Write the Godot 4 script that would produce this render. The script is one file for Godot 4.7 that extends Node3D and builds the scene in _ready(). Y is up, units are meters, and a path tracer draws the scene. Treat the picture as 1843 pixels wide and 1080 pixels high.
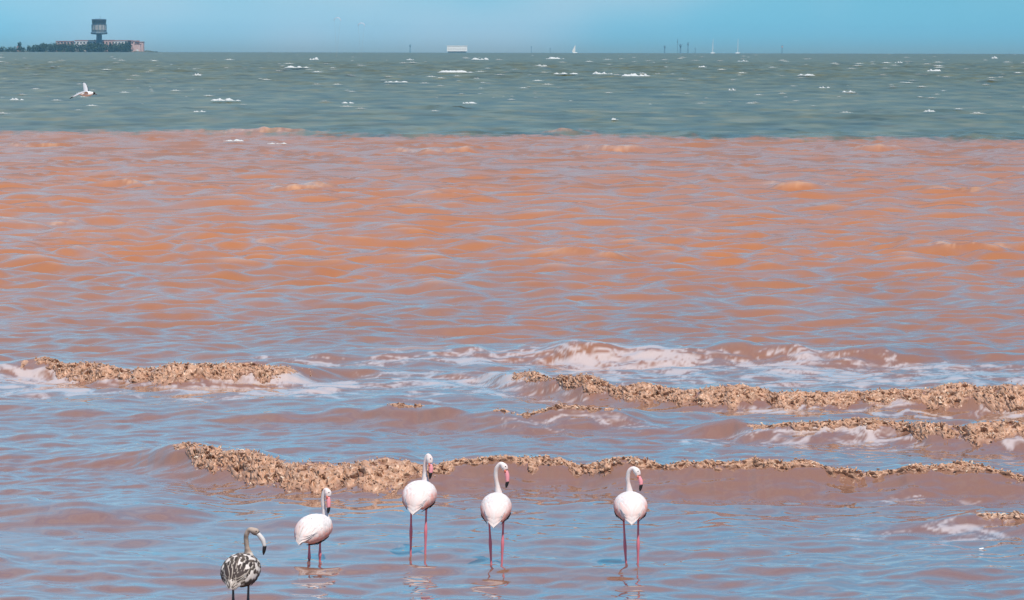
extends Node3D

const EARTH := 14.86e6        # twice the earth's radius, refraction allowed for
const HALF := 0.1324          # half the width of the view at one metre
const SEA_NEAR := 35.0

# ------------------------------------------------------------------ helpers
var taken := {}
var rng := RandomNumberGenerator.new()
var fn := FastNoiseLite.new()
var fr := FastNoiseLite.new()

func numbered(called: String) -> String:
	var n: int = taken.get(called, 0)
	taken[called] = n + 1
	return called if n == 0 else "%s_%03d" % [called, n]

func tag(o: Node3D, label := "", category := "", group := "", kind := "") -> void:
	if label: o.set_meta("label", label)
	if category: o.set_meta("category", category)
	if group: o.set_meta("group", group)
	if kind: o.set_meta("kind", kind)

func base(called: String, at: Vector3, label: String, category: String, group := "") -> Node3D:
	var o := Node3D.new()
	o.name = numbered(called)
	o.position = at
	add_child(o)
	tag(o, label, category, group)
	return o

func part(called: String, mesh: Mesh, m: Material, parent: Node, at := Vector3.ZERO) -> MeshInstance3D:
	var o := MeshInstance3D.new()
	o.name = called if parent != self else numbered(called)
	o.mesh = mesh
	o.material_override = m
	o.position = at
	parent.add_child(o, true)
	return o

func mat(c: Color, rough: float, spec := 0.5, vertex := false) -> StandardMaterial3D:
	var m := StandardMaterial3D.new()
	m.albedo_color = Color.WHITE if vertex else c.linear_to_srgb()
	m.vertex_color_use_as_albedo = vertex
	m.roughness = rough
	m.metallic_specular = spec
	return m

# collects triangles with smooth normals and linear vertex colours
class Buf:
	var v := PackedVector3Array()
	var n := PackedVector3Array()
	var c := PackedColorArray()
	var ix := PackedInt32Array()
	func vert(p: Vector3, col: Color) -> int:
		v.append(p); n.append(Vector3.ZERO); c.append(col)
		return v.size() - 1
	func tri(a: int, b: int, d: int) -> void:
		ix.append(a); ix.append(b); ix.append(d)
		var f := (v[d] - v[a]).cross(v[b] - v[a])
		n[a] += f; n[b] += f; n[d] += f
	func quad(a: int, b: int, d: int, e: int) -> void:
		tri(a, b, d); tri(a, d, e)
	func mesh() -> ArrayMesh:
		for i in n.size():
			n[i] = n[i].normalized() if n[i].length_squared() > 0.0 else Vector3.UP
		var arr := []
		arr.resize(Mesh.ARRAY_MAX)
		arr[Mesh.ARRAY_VERTEX] = v; arr[Mesh.ARRAY_NORMAL] = n; arr[Mesh.ARRAY_COLOR] = c; arr[Mesh.ARRAY_INDEX] = ix
		var m := ArrayMesh.new()
		m.add_surface_from_arrays(Mesh.PRIMITIVE_TRIANGLES, arr)
		return m

func catmull(a: Array, t: float) -> Variant:
	var k := clampi(int(floor(t)), 0, a.size() - 2)
	var f := t - k
	var p1 = a[k]
	var p2 = a[k + 1]
	var p0 = a[k - 1] if k > 0 else p1 * 2.0 - p2
	var p3 = a[k + 2] if k + 2 < a.size() else p2 * 2.0 - p1
	return (p1 * 2.0 + (p2 - p0) * f + (p0 * 2.0 - p1 * 5.0 + p2 * 4.0 - p3) * (f * f) + (p1 * 3.0 - p0 - p2 * 3.0 + p3) * (f * f * f)) * 0.5

# a tube swept along a spine; ra and rb are the half width and half height of its section; colour is a Callable(ring parameter, angle, point)
func frames(pts: Array, ra: Array, rb: Array, per: int) -> Array:
	var out := []
	var total := (pts.size() - 1) * per
	var side := Vector3.RIGHT
	for k in total + 1:
		var t := float(k) / per
		var p: Vector3 = catmull(pts, t)
		var q: Vector3 = catmull(pts, minf(t + 0.02, pts.size() - 1.0))
		var q0: Vector3 = catmull(pts, maxf(t - 0.02, 0.0))
		var along := (q - q0).normalized()
		side = (side - along * side.dot(along)).normalized()
		out.append({"t": t, "p": p, "along": along, "side": side, "up": side.cross(along).normalized(), "a": maxf(catmull(ra, t), 0.001), "b": maxf(catmull(rb, t), 0.001)})
	return out

func ring_point(f: Dictionary, ang: float) -> Vector3:
	return f.p + f.side * (cos(ang) * f.a) + f.up * (sin(ang) * f.b)

func sweep(b: Buf, fs: Array, seg: int, colour: Callable) -> void:
	var first := b.v.size()
	for f in fs:
		for s in seg:
			var ang := TAU * s / seg
			var p := ring_point(f, ang)
			b.vert(p, colour.call(f.t, ang, p))
	for k in fs.size() - 1:
		for s in seg:
			var s2 := (s + 1) % seg
			b.quad(first + k * seg + s, first + (k + 1) * seg + s, first + (k + 1) * seg + s2, first + k * seg + s2)
	for e in [0, fs.size() - 1]:
		var m := b.vert(fs[e].p, colour.call(fs[e].t, 0.0, fs[e].p))
		for s in seg:
			var s2 := (s + 1) % seg
			if e == 0:
				b.tri(m, first + s, first + s2)
			else:
				b.tri(m, first + e * seg + s2, first + e * seg + s)

func tube(pts: Array, r: Array, seg: int, colour: Color, per := 4) -> ArrayMesh:
	var b := Buf.new()
	sweep(b, frames(pts, r, r, per), seg, func(_t, _a, _p): return colour)
	return b.mesh()

func lathe(profile: Array, seg: int, colour := Color.WHITE) -> ArrayMesh:   # profile of Vector2(radius, height), flat facets
	var b := Buf.new()
	for k in profile.size() - 1:
		for s in seg:
			var a0 := TAU * (s + 0.5) / seg
			var a1 := TAU * (s + 1.5) / seg
			var q := []
			for w in [[a0, k], [a0, k + 1], [a1, k + 1], [a1, k]]:
				var r: Vector2 = profile[w[1]]
				q.append(b.vert(Vector3(cos(w[0]) * r.x, r.y, sin(w[0]) * r.x), colour))
			b.quad(q[0], q[1], q[2], q[3])
	return b.mesh()

func box(size: Vector3) -> BoxMesh:
	var m := BoxMesh.new()
	m.size = size
	return m

# ------------------------------------------------------------------ the sea
# named waves near the shore: points of the crest line (x, distance, height), width of the face turned to the shore, width of the back
var waves := [
	{"line": [[-6.93, 48.95, 0.1], [-5.46, 49.06, 0.12], [-4.74, 48.98, 0.18], [-4.35, 48.55, 0.26], [-3.45, 47.68, 0.29], [-2.44, 46.9, 0.3], [-1.63, 46.78, 0.3], [-0.95, 46.92, 0.28], [0.54, 47.14, 0.28], [1.41, 46.72, 0.28], [2.74, 46.43, 0.28], [4.54, 46.34, 0.26], [6.15, 46.19, 0.26], [7.52, 46.09, 0.26]], "front": 1.1, "back": 2.2},
	{"line": [[-9.6, 62.2, 0.15], [-8.79, 62.16, 0.2], [-7.56, 62.35, 0.25], [-6.39, 61.49, 0.26], [-5.02, 60.99, 0.26], [-3.56, 61.51, 0.22], [-2.89, 62.35, 0.08], [-2.17, 62.53, 0.03]], "front": 1.0, "back": 1.8},
	{"line": [[-1.28, 62.87, 0.04], [-0.64, 61.95, 0.1], [-0.05, 60.33, 0.22], [1.09, 58.78, 0.26], [2.32, 57.7, 0.28], [3.95, 57.17, 0.28], [5.6, 57.21, 0.28], [7.54, 56.7, 0.28], [9.21, 56.55, 0.28]], "front": 1.0, "back": 1.8},
	{"line": [[2.16, 53.61, 0.03], [2.76, 53.31, 0.1], [3.2, 52.92, 0.2], [4.41, 52.74, 0.22], [5.14, 52.52, 0.22], [5.84, 51.94, 0.24], [6.88, 51.73, 0.24], [8.41, 51.62, 0.24]], "front": 0.9, "back": 1.6},
	{"line": [[-3.69, 55.44, 0.03], [-2.88, 55.27, 0.08], [-1.83, 54.91, 0.18], [-1.27, 54.79, 0.2], [-0.16, 54.14, 0.2], [1.24, 54.22, 0.18], [2.03, 54.38, 0.12], [2.83, 54.57, 0.04]], "front": 1.3, "back": 1.8},
	{"line": [[-4.34, 65.27, 0.05], [-3.4, 65.26, 0.1], [-1.53, 65.63, 0.15], [-0.01, 66.0, 0.22], [1.12, 65.72, 0.32], [2.16, 65.53, 0.28], [3.59, 65.83, 0.26], [5.45, 65.4, 0.25], [7.39, 65.88, 0.15], [9.25, 65.6, 0.1], [10.62, 65.3, 0.08]], "front": 1.2, "back": 2.0},
	{"line": [[-6.74, 43.58, 0.14], [-6.18, 43.59, 0.14], [-4.85, 43.55, 0.16], [-3.92, 43.67, 0.10], [-2.98, 43.78, 0.03]], "front": 1.6, "back": 1.2},
	{"line": [[-3.03, 38.73, 0.02], [-2.04, 39.04, 0.055], [-1.24, 38.79, 0.05], [-0.11, 38.82, 0.06], [1.29, 38.84, 0.06], [2.13, 38.84, 0.05], [3.3, 39.38, 0.06], [4.4, 39.05, 0.05], [6.35, 38.87, 0.05]], "front": 0.9, "back": 0.9},
	{"line": [[3.43, 42.46, 0.02], [4.17, 42.48, 0.05], [4.98, 42.6, 0.1], [5.43, 42.69, 0.12], [5.69, 42.7, 0.12], [7.0, 42.89, 0.1]], "front": 0.8, "back": 1.2},
	{"line": [[-6.07, 39.23, 0.09], [-4.66, 39.31, 0.11], [-3.51, 39.13, 0.07], [-2.84, 39.23, 0.01]], "front": 1.3, "back": 1.0},
	{"line": [[-8.69, 56.24, 0.09], [-7.05, 56.1, 0.09], [-5.34, 55.21, 0.08], [-3.33, 54.8, 0.06], [-2.38, 54.74, 0.02]], "front": 1.0, "back": 1.6},
	{"line": [[-9.0, 336.0, 0.05], [-7.5, 335.0, 0.3], [-5.5, 334.0, 0.36], [-4.2, 335.0, 0.28], [-3.0, 336.0, 0.05]], "front": 5.0, "back": 6.0},
	{"line": [[1.5, 243.0, 0.05], [2.4, 242.0, 0.25], [3.3, 242.0, 0.32], [4.2, 243.0, 0.2], [6.0, 244.0, 0.05]], "front": 4.0, "back": 5.0},
	{"line": [[-22.0, 238.0, 0.05], [-17.5, 238.0, 0.2], [-15.0, 238.5, 0.25], [-12.5, 238.0, 0.2], [-10.0, 238.0, 0.05]], "front": 4.0, "back": 5.0},
	{"line": [[-17.66, 117.88, 0.03], [-15.95, 116.39, 0.17], [-14.24, 114.89, 0.22], [-13.44, 116.32, 0.17], [-12.64, 117.75, 0.03]], "front": 1.8, "back": 2.5, "mid": true},
	{"line": [[-10.13, 143.34, 0.03], [-8.95, 142.49, 0.20], [-7.77, 141.64, 0.26], [-6.82, 143.18, 0.20], [-5.86, 144.73, 0.03]], "front": 1.9, "back": 2.8, "mid": true},
	{"line": [[8.61, 146.75, 0.03], [9.52, 146.24, 0.21], [10.43, 145.74, 0.28], [11.69, 146.97, 0.21], [12.95, 148.20, 0.03]], "front": 2.0, "back": 2.9, "mid": true},
	{"line": [[-0.02, 97.80, 0.03], [1.09, 97.44, 0.15], [2.21, 97.07, 0.20], [3.08, 97.78, 0.15], [3.94, 98.49, 0.03]], "front": 1.6, "back": 2.4, "mid": true},
	{"line": [[9.98, 102.31, 0.03], [10.80, 101.78, 0.17], [11.63, 101.24, 0.22], [13.05, 102.01, 0.17], [14.46, 102.78, 0.03]], "front": 1.7, "back": 2.4, "mid": true},
	{"line": [[-6.60, 197.90, 0.03], [-5.28, 196.08, 0.22], [-3.96, 194.25, 0.30], [-2.58, 196.30, 0.22], [-1.20, 198.34, 0.03]], "front": 2.3, "back": 3.3, "mid": true},
	{"line": [[2.27, 203.02, 0.03], [3.81, 200.52, 0.21], [5.34, 198.03, 0.28], [6.83, 199.66, 0.21], [8.32, 201.30, 0.03]], "front": 2.3, "back": 3.4, "mid": true},
	{"line": [[16.36, 204.19, 0.03], [17.41, 202.81, 0.21], [18.45, 201.42, 0.28], [19.92, 203.02, 0.21], [21.39, 204.61, 0.03]], "front": 2.3, "back": 3.4, "mid": true},
	{"line": [[-29.23, 207.26, 0.03], [-27.21, 205.36, 0.21], [-25.19, 203.47, 0.28], [-23.26, 204.53, 0.21], [-21.32, 205.59, 0.03]], "front": 2.4, "back": 3.4, "mid": true},
	{"line": [[14.77, 143.13, 0.03], [15.90, 142.28, 0.18], [17.03, 141.43, 0.24], [18.56, 142.16, 0.18], [20.08, 142.88, 0.03]], "front": 1.9, "back": 2.8, "mid": true},
	{"line": [[-8.12, 104.16, 0.03], [-7.35, 103.89, 0.14], [-6.58, 103.62, 0.18], [-5.72, 104.26, 0.14], [-4.85, 104.90, 0.03]], "front": 1.7, "back": 2.4, "mid": true},
	{"line": [[4.10, 110.36, 0.03], [5.04, 110.16, 0.14], [5.98, 109.96, 0.18], [6.95, 110.24, 0.14], [7.92, 110.53, 0.03]], "front": 1.7, "back": 2.5, "mid": true},
	{"line": [[-16.64, 150.02, 0.03], [-15.56, 148.88, 0.17], [-14.48, 147.75, 0.22], [-13.58, 148.39, 0.17], [-12.68, 149.04, 0.03]], "front": 2.0, "back": 2.9, "mid": true},
	{"line": [[-4.75, 136.68, 0.03], [-3.57, 136.31, 0.15], [-2.38, 135.95, 0.20], [-1.41, 136.18, 0.15], [-0.43, 136.41, 0.03]], "front": 1.9, "back": 2.8, "mid": true},
]
const TABLE := 0.05
const LONG := [34.0, 16.0, 7.5, 3.5, 1.65, 0.78, 0.37, 0.18]

func prepare_waves() -> void:
	for w in waves:
		var l: Array = w.line
		w.x0 = l[0][0]
		w.x1 = l[-1][0]
		var n := int((w.x1 - w.x0) / TABLE) + 1
		var dc := PackedFloat32Array()
		var hh := PackedFloat32Array()
		var pts := []
		for p in l: pts.append(Vector3(p[0], p[1], p[2]))
		w.near = 1e9; w.far = 0.0
		for i in n:
			var x: float = w.x0 + i * TABLE
			var k := 0
			while k < pts.size() - 2 and pts[k + 1].x < x: k += 1
			var f := clampf((x - pts[k].x) / (pts[k + 1].x - pts[k].x), 0.0, 1.0)
			var q: Vector3 = catmull(pts, k + f)
			var small: bool = not w.has("mid") and w.front < 2.0
			var wob := fn.get_noise_2d(x * 1.6, w.x0 * 13.0) * 0.10 + fn.get_noise_2d(x * 5.0, w.x0 * 7.0) * 0.04 if small else fn.get_noise_2d(x * 0.4, w.x0) * 0.6
			dc.append(q.y + wob)
			hh.append(maxf(q.z, 0.0) * (0.75 if w.has("mid") else 1.0) * (1.0 + 0.28 * fn.get_noise_2d(x * 1.1, w.x0 * 3.0)))
			w.near = minf(w.near, q.y); w.far = maxf(w.far, q.y)
		w.dc = dc; w.hh = hh

func wave_profile(w: Dictionary, x: float, d: float) -> float:
	var u: float = (x - w.x0) / TABLE
	var n: int = w.dc.size()
	var i := int(u)
	var fade := 1.0
	if u < 0.0 or i >= n - 1:
		var over: float = w.x0 - x if u < 0.0 else x - w.x1
		fade = exp(-over * over * 0.5)
		if fade < 0.02: return 0.0
		i = 0 if u < 0.0 else n - 2
		u = i
	var f := u - i
	var dc: float = w.dc[i] + (w.dc[i + 1] - w.dc[i]) * f
	var hh: float = w.hh[i] + (w.hh[i + 1] - w.hh[i]) * f
	var t := dc - d
	if t < 0.0:
		var q: float = t / w.back
		return hh * fade * exp(-q * q * 1.6 + 0.12 * q)
	var s: float = t / w.front
	if s < 1.0:
		var c := 0.5 + 0.5 * cos(PI * pow(s, 0.8))
		return hh * fade * (c * 1.12 - 0.12)
	return -0.12 * hh * fade * exp(-(s - 1.0) * (s - 1.0) * 2.0)

func longest(d: float) -> float:
	if d < 62.0: return lerpf(1.5, 2.4, (d - 36.0) / 26.0)
	if d < 250.0: return lerpf(2.2, 5.5, (d - 62.0) / 188.0)
	return minf(lerpf(5.5, 17.0, (d - 250.0) / 550.0), 17.0)

func octaves(d: float, step: float) -> PackedFloat32Array:
	var lm := longest(d)
	var out := PackedFloat32Array()
	for l in LONG:
		var g: float = 1.0 / (1.0 + pow(l / lm, 4.0))
		g *= smoothstep(2.4, 5.0, l / step)
		var steep := lerpf(0.040, 0.104, smoothstep(54.0, 100.0, d))
		out.append(g * steep * l * (1.25 if l < 0.8 else 1.0) if g > 0.03 else 0.0)
	return out

func random_waves(x: float, d: float, am: PackedFloat32Array) -> float:
	var e := d - 0.10 * x + 0.6 * fn.get_noise_2d(x * 0.09, d * 0.09)
	var h := 0.0
	for k in 8:
		var a := am[k]
		if a > 0.0:
			var l: float = LONG[k]
			var v := fn.get_noise_3d(x / (l * 1.5), e / (l * 0.95), k * 11.3)
			h += a * (0.55 - 1.5 * absf(v) if k < 4 else v * 0.9)
	return h

func sea_height(x: float, d: float) -> float:
	var h := 0.0
	for w in waves:
		if d > w.near - 4.0 * w.front and d < w.far + 3.0 * w.back:
			h += wave_profile(w, x, d)
	return h + random_waves(x, d + 1.5 * h, octaves(d, row_step(d)))

func fall(x: float, d: float) -> float:
	return (x * x + d * d) / EARTH

const BROWN := Color(0.240, 0.124, 0.084)
const ORANGE := Color(0.400, 0.150, 0.052)
const GREEN := Color(0.100, 0.099, 0.038)
const OLIVE := Color(0.175, 0.130, 0.045)
const LACE := Color(0.58, 0.48, 0.45)

# where lacy foam floats: x, distance, half length, half depth
var lace := [[-8.4, 61.7, 1.0, 0.5, 1.2], [-3.4, 61.2, 0.7, 0.4, 1.2], [-7.2, 60.2, 3.0, 1.6, 0.9], [-3.4, 60.0, 3.2, 1.7, 1.0], [-0.6, 61.0, 2.6, 2.2, 0.8], [-2.0, 58.6, 4.5, 0.8, 0.5], [1.2, 65.0, 2.6, 1.3, 1.0], [3.6, 63.6, 3.6, 2.2, 1.0], [6.6, 62.6, 4.2, 2.6, 1.0], [9.4, 62.6, 3.0, 2.6, 0.9], [-8.6, 59.8, 2.5, 1.4, 0.9], [2.0, 61.0, 3.0, 2.0, 0.75],
	[-2.8, 65.3, 2.4, 1.1, 0.45], [5.8, 60.5, 4.0, 1.6, 0.8], [4.6, 56.2, 3.5, 0.55, 0.7], [7.0, 56.0, 2.0, 0.5, 0.6], [4.2, 51.9, 1.6, 0.8, 0.75], [3.0, 52.0, 1.0, 0.8, 0.6], [5.2, 51.4, 2.4, 0.5, 0.5], [5.0, 42.0, 1.1, 0.6, 0.75], [4.2, 42.0, 0.8, 0.5, 0.45], [1.0, 53.6, 1.2, 0.5, 0.35], [5.4, 45.2, 1.6, 0.3, 0.35]]

func water_colour(x: float, d: float, h: float, hw := 0.0) -> Color:
	var n := fn.get_noise_2d(x * 0.22, d * 0.05)
	var edge := 233.0 + 6.0 * fn.get_noise_2d(x * 0.05, 3.0) + 3.0 * fn.get_noise_2d(x * 0.22, d * 0.02) + clampf(hw, 0.0, 0.4) * 25.0 + h * 5.0 - 0.25 * x
	var c := BROWN.lerp(ORANGE, smoothstep(48.0, 108.0, d + 8.0 * n))
	c = c.lerp(ORANGE * 1.12, clampf(0.5 * n + (h - 0.02) * 1.2, 0.0, 0.6) * smoothstep(70.0, 120.0, d))  # highlight painted into the orange, brighter towards the wave tops
	if d > 66.0 and d < 420.0:
		# pale foam flecks on the crests, with crest highlights put into the colour
		var hn := h / (0.112 * longest(d))
		var spill_highlight := smoothstep(0.30, 0.62, hn) * smoothstep(-0.1, 0.4, fn.get_noise_2d(x * 0.35, d * 0.3 + 70.0))
		c = c.lerp(Color(0.64, 0.37, 0.23), 0.32 * spill_highlight)
		if d > 70.0 and d < 246.0:
			c = c.lerp(Color(0.62, 0.32, 0.16), 0.7 * smoothstep(0.09, 0.17, hw) * smoothstep(-0.25, 0.35, fn.get_noise_2d(x * 1.8, d * 0.9) + 0.7 * fn.get_noise_2d(x * 5.0, d * 2.6)))
	var g := smoothstep(edge - 10.0, edge + 6.0, d + 5.0 * fn.get_noise_2d(x * 0.7, d * 0.12) + 3.0 * fn.get_noise_2d(x * 2.0, d * 0.2))
	if g > 0.0:
		var o := clampf(0.35 * (n + fn.get_noise_2d(x * 0.4, d * 0.06)) + h * 0.5, 0.0, 1.0) * (1.0 - smoothstep(280.0, 700.0, d))
		var streak := fn.get_noise_2d(x * 0.16 + 9.0, d * 0.05) + 0.8 * fn.get_noise_2d(x * 0.45, d * 0.13)
		c = c.lerp(GREEN.lerp(OLIVE, clampf(o + 0.25 * streak, 0.0, 1.0)) * (1.0 + 0.34 * streak), g)
	if d < 70.0:
		var s := 0.0
		for f in lace:
			var ax: float = (x - f[0]) / f[2]
			var ad: float = (d - f[1]) / f[3]
			var q := ax * ax + ad * ad
			if q < 1.0: s = maxf(s, f[4] * (1.0 - q * q))
		if s > 0.0:
			d += 2.0 * h
			var wx := x + 0.35 * fn.get_noise_2d(x * 1.3, d * 1.3 + 40.0)
			var wd := d + 0.5 * fn.get_noise_2d(x * 1.1 + 31.0, d * 0.9)
			var broad := 0.8 * fn.get_noise_2d(wx * 0.55, wd * 0.9) + 0.5 * fn.get_noise_2d(wx * 1.4, wd * 2.4) + 0.35 * fn.get_noise_2d(wx * 3.4, wd * 6.0) + 0.3 * fn.get_noise_2d(wx * 9.0, wd * 13.0)
			var vein := 1.0 - 2.4 * absf(fn.get_noise_2d(wx * 1.1, wd * 2.0 + 17.0))
			c = c.lerp(LACE, clampf(smoothstep(-0.15, 0.65, broad + 0.35 * vein + s * 0.95 - 0.62), 0.0, 1.0) * 0.8)
	return c

func build_sea(m: Material) -> void:
	var outer := [1.9, 2.1, 2.5, 3.2, 4.5, 7.0, 12.0, 22.0, 45.0]
	var mesh := ArrayMesh.new()
	# finer towards the shore: columns in view, columns beside it, first row, last row
	for which in [[800, 34, SEA_NEAR, 67.5], [500, 22, 67.5, 335.0], [210, 14, 335.0, 9900.0]]:
		var c := PackedFloat32Array()
		for i in range(outer.size() - 1, -1, -1): c.append(-outer[i])
		for i in which[1]: c.append(-1.8 + 0.74 * i / which[1])
		for i in which[0] + 1: c.append(-1.06 + 2.12 * i / which[0])
		for i in which[1]: c.append(1.06 + 0.74 * (i + 1) / which[1])
		for i in outer: c.append(i)
		var rows := PackedFloat32Array([9.0, 14.0, 20.0, 26.0, 31.0]) if which[2] == SEA_NEAR else PackedFloat32Array()
		var d: float = which[2]
		while d < which[3] - 0.02:
			rows.append(d)
			d += row_step(d)
		rows.append(which[3])
		sea_sheet(mesh, c, rows)
	var o := part("sea", mesh, m, self)
	tag(o, "choppy sea, muddy brown near the shore, orange further out, green-grey to the horizon", "", "", "structure")

func row_step(d: float) -> float:
	if d < 36.7: return 6.4e-5 * d * d
	if d < 45.0: return 3.2e-5 * d * d
	if d < 335.0: return 1.6e-5 * d * d
	return 2.2 if d < 1100.0 else 2.2 * d * d / 1.21e6

func sea_sheet(mesh: ArrayMesh, cols: PackedFloat32Array, rows: PackedFloat32Array) -> void:
	var nc := cols.size()
	var nr := rows.size()
	var v := PackedVector3Array()
	var c := PackedColorArray()
	var uv := PackedVector2Array()
	v.resize(nc * nr); c.resize(nc * nr); uv.resize(nc * nr)
	for j in nr:
		var d := rows[j]
		var step := rows[j + 1] - d if j < nr - 1 else d - rows[j - 1]
		var am := octaves(d, step)
		var near_waves := []
		for w in waves:
			if d > w.near - 4.0 * w.front and d < w.far + 3.0 * w.back: near_waves.append(w)
		for i in nc:
			var u := cols[i]
			var x := u * HALF * d
			var h := 0.0
			var hw := 0.0
			if absf(u) < 1.85 and d > 30.0:
				for w in near_waves: h += wave_profile(w, x, d)
				hw = h
				h += random_waves(x, d + 1.5 * h, am)
			v[j * nc + i] = Vector3(x, h - fall(x, d), -d)
			c[j * nc + i] = water_colour(x, d, h, hw)
			uv[j * nc + i] = Vector2(clampf(log(d / 30.0) / log(100.0), 0.002, 0.998), 0.5)
	var n := PackedVector3Array()
	n.resize(nc * nr)
	for j in nr:
		var j0 := maxi(j - 1, 0) * nc
		var j1 := mini(j + 1, nr - 1) * nc
		for i in nc:
			n[j * nc + i] = (v[j * nc + mini(i + 1, nc - 1)] - v[j * nc + maxi(i - 1, 0)]).cross(v[j1 + i] - v[j0 + i]).normalized()
	var ix := PackedInt32Array()
	ix.resize((nc - 1) * (nr - 1) * 6)
	var k := 0
	for j in nr - 1:
		for i in nc - 1:
			var a := j * nc + i
			ix[k] = a; ix[k + 1] = a + nc; ix[k + 2] = a + nc + 1
			ix[k + 3] = a; ix[k + 4] = a + nc + 1; ix[k + 5] = a + 1
			k += 6
	var arr := []
	arr.resize(Mesh.ARRAY_MAX)
	arr[Mesh.ARRAY_VERTEX] = v; arr[Mesh.ARRAY_NORMAL] = n; arr[Mesh.ARRAY_COLOR] = c; arr[Mesh.ARRAY_TEX_UV] = uv; arr[Mesh.ARRAY_INDEX] = ix
	mesh.add_surface_from_arrays(Mesh.PRIMITIVE_TRIANGLES, arr)

# ------------------------------------------------------------------ breaking crests
var clump_meshes := []

func make_clumps() -> void:
	for k in 4:
		var sp := SphereMesh.new()
		sp.radius = 1.0; sp.height = 2.0; sp.radial_segments = 8; sp.rings = 5
		var a := sp.get_mesh_arrays()
		var pv: PackedVector3Array = a[Mesh.ARRAY_VERTEX]
		var b := Buf.new()
		for p in pv:
			var q := p.snapped(Vector3.ONE * 0.001) * 1.3 + Vector3(k * 17.0, 0, 0)
			b.vert(p * (1.0 + 0.9 * fn.get_noise_3dv(q)), Color.WHITE)
		var pi: PackedInt32Array = a[Mesh.ARRAY_INDEX]
		for i in range(0, pi.size(), 3): b.tri(pi[i], pi[i + 1], pi[i + 2])
		clump_meshes.append(b.mesh())

func scatter(called: String, spots: Array, tints: Array, m: Material, parent: Node) -> void:
	var groups := [[], [], [], []]
	for i in spots.size(): groups[i % 4].append(i)
	for k in 4:
		if groups[k].is_empty(): continue
		var mm := MultiMesh.new()
		mm.transform_format = MultiMesh.TRANSFORM_3D
		mm.use_colors = true
		mm.mesh = clump_meshes[k]
		mm.instance_count = groups[k].size()
		for i in groups[k].size():
			mm.set_instance_transform(i, spots[groups[k][i]])
			mm.set_instance_color(i, tints[groups[k][i]])
		var o := MultiMeshInstance3D.new()
		o.name = called
		o.multimesh = mm
		o.material_override = m
		parent.add_child(o, true)
		o.set_meta("kind", "stuff")

# the churned roll of muddy foam along a crest, from x0 to x1; thick is the Callable(x) width of the roll down the face
func roller(w: Dictionary, x0: float, x1: float, thick: Callable, dens: float, m: Material, label: String, pale := 0.0) -> void:
	var b := Buf.new()
	var mid := 0.5 * (x0 + x1)
	var dm: float = w.dc[clampi(int((mid - w.x0) / TABLE), 0, w.dc.size() - 1)]
	var o := base("breaking_wave", Vector3(mid, 0.0, -dm), label, "wave", "breaking crests of churned foam")
	var nx := int((x1 - x0) / 0.016)
	var nt := 40
	var spots := []
	var tints := []
	for i in nx + 1:
		var x := x0 + (x1 - x0) * i / nx
		var u := clampi(int((x - w.x0) / TABLE), 0, w.dc.size() - 1)
		var dc: float = w.dc[u]
		var ends := clampf(minf(x - x0, x1 - x) / 0.8 + 0.25 * fn.get_noise_1d(x * 6.0), 0.0, 1.0)
		ends = sqrt(ends * (2.0 - ends))
		var th: float = thick.call(x) * (0.35 + 0.65 * ends) * (1.0 + 0.45 * fn.get_noise_1d(x * 1.7) + 0.20 * fn.get_noise_1d(x * 5.1 + 60.0))
		for j in nt + 1:
			var s := float(j) / nt
			var t := lerpf(-0.10, th, s)
			var d := dc - t
			var h := sea_height(x, d)
			var edge := pow(sin(PI * clampf(s, 0.0, 1.0)), 0.6)
			var q := Vector3(x * 0.8, h * 1.2, d) * 1.0
			var lump := fn.get_noise_3dv(q * 5.0)
			var fine := fr.get_noise_3dv(q * 11.0)
			var bulge := ends * edge * (0.048 + 0.034 * lump + 0.036 * fine)
			# hollows torn open in the roll
			var hole := smoothstep(0.50, 0.68, fn.get_noise_3dv(q * 7.5 + Vector3(50, 0, 0)))
			bulge -= ends * edge * 0.13 * hole
			var jit := Vector3(fn.get_noise_3dv(q * 16.0), 0.8 * fn.get_noise_3dv(q * 16.0 + Vector3(9, 0, 30)), fn.get_noise_3dv(q * 16.0 + Vector3(0, 70, 0))) * 0.022 * ends * edge
			var p := Vector3(x - mid, h - 0.03 + bulge * 0.8, -d + bulge + dm) + jit
			var tone := 1.0 + 0.22 * fn.get_noise_2d(x * 7.0, d * 9.0)
			b.vert(p, Color(0.47, 0.268, 0.172).lerp(Color(0.62, 0.44, 0.34), clampf(fine * 0.5 - 0.1 + pale, 0.0, 0.6)).lerp(BROWN * 1.25, smoothstep(0.7, 1.0, s)) * tone)
			if rng.randf() < dens * ends * (0.15 + edge) * 0.075 * th / 0.45:
				var r := rng.randf_range(0.004, 0.012) * (1.6 if rng.randf() < 0.08 else 1.0)
				var bs := Basis.from_euler(Vector3(rng.randf() * TAU, rng.randf() * TAU, rng.randf() * TAU)) * Basis.from_scale(Vector3(r * rng.randf_range(1.0, 2.6), r * rng.randf_range(0.5, 0.9), r))
				var lift := Vector3(rng.randf_range(-0.02, 0.02), rng.randf_range(-0.005, 0.018), rng.randf_range(-0.005, 0.012))
				if s < 0.35 and rng.randf() < 0.10:
					lift.y += absf(rng.randfn()) * 0.035
					bs = bs * Basis.from_scale(Vector3.ONE * 0.6)
				spots.append(Transform3D(bs, p + lift))
				var g := rng.randf_range(0.8, 1.3)
				var tint := Color(0.47, 0.268, 0.172) * g
				if rng.randf() < 0.15 + pale: tint = Color(0.66, 0.50, 0.38)
				tint.a = 1.0
				tints.append(tint)
	for i in nx:
		for j in nt:
			var a := i * (nt + 1) + j
			b.quad(a, a + 1, a + nt + 2, a + nt + 1)
	for k in b.c.size(): b.c[k].a = 1.0
	part("foam_roll", b.mesh(), m, o)
	scatter("foam_clumps", spots, tints, m, o)

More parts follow.
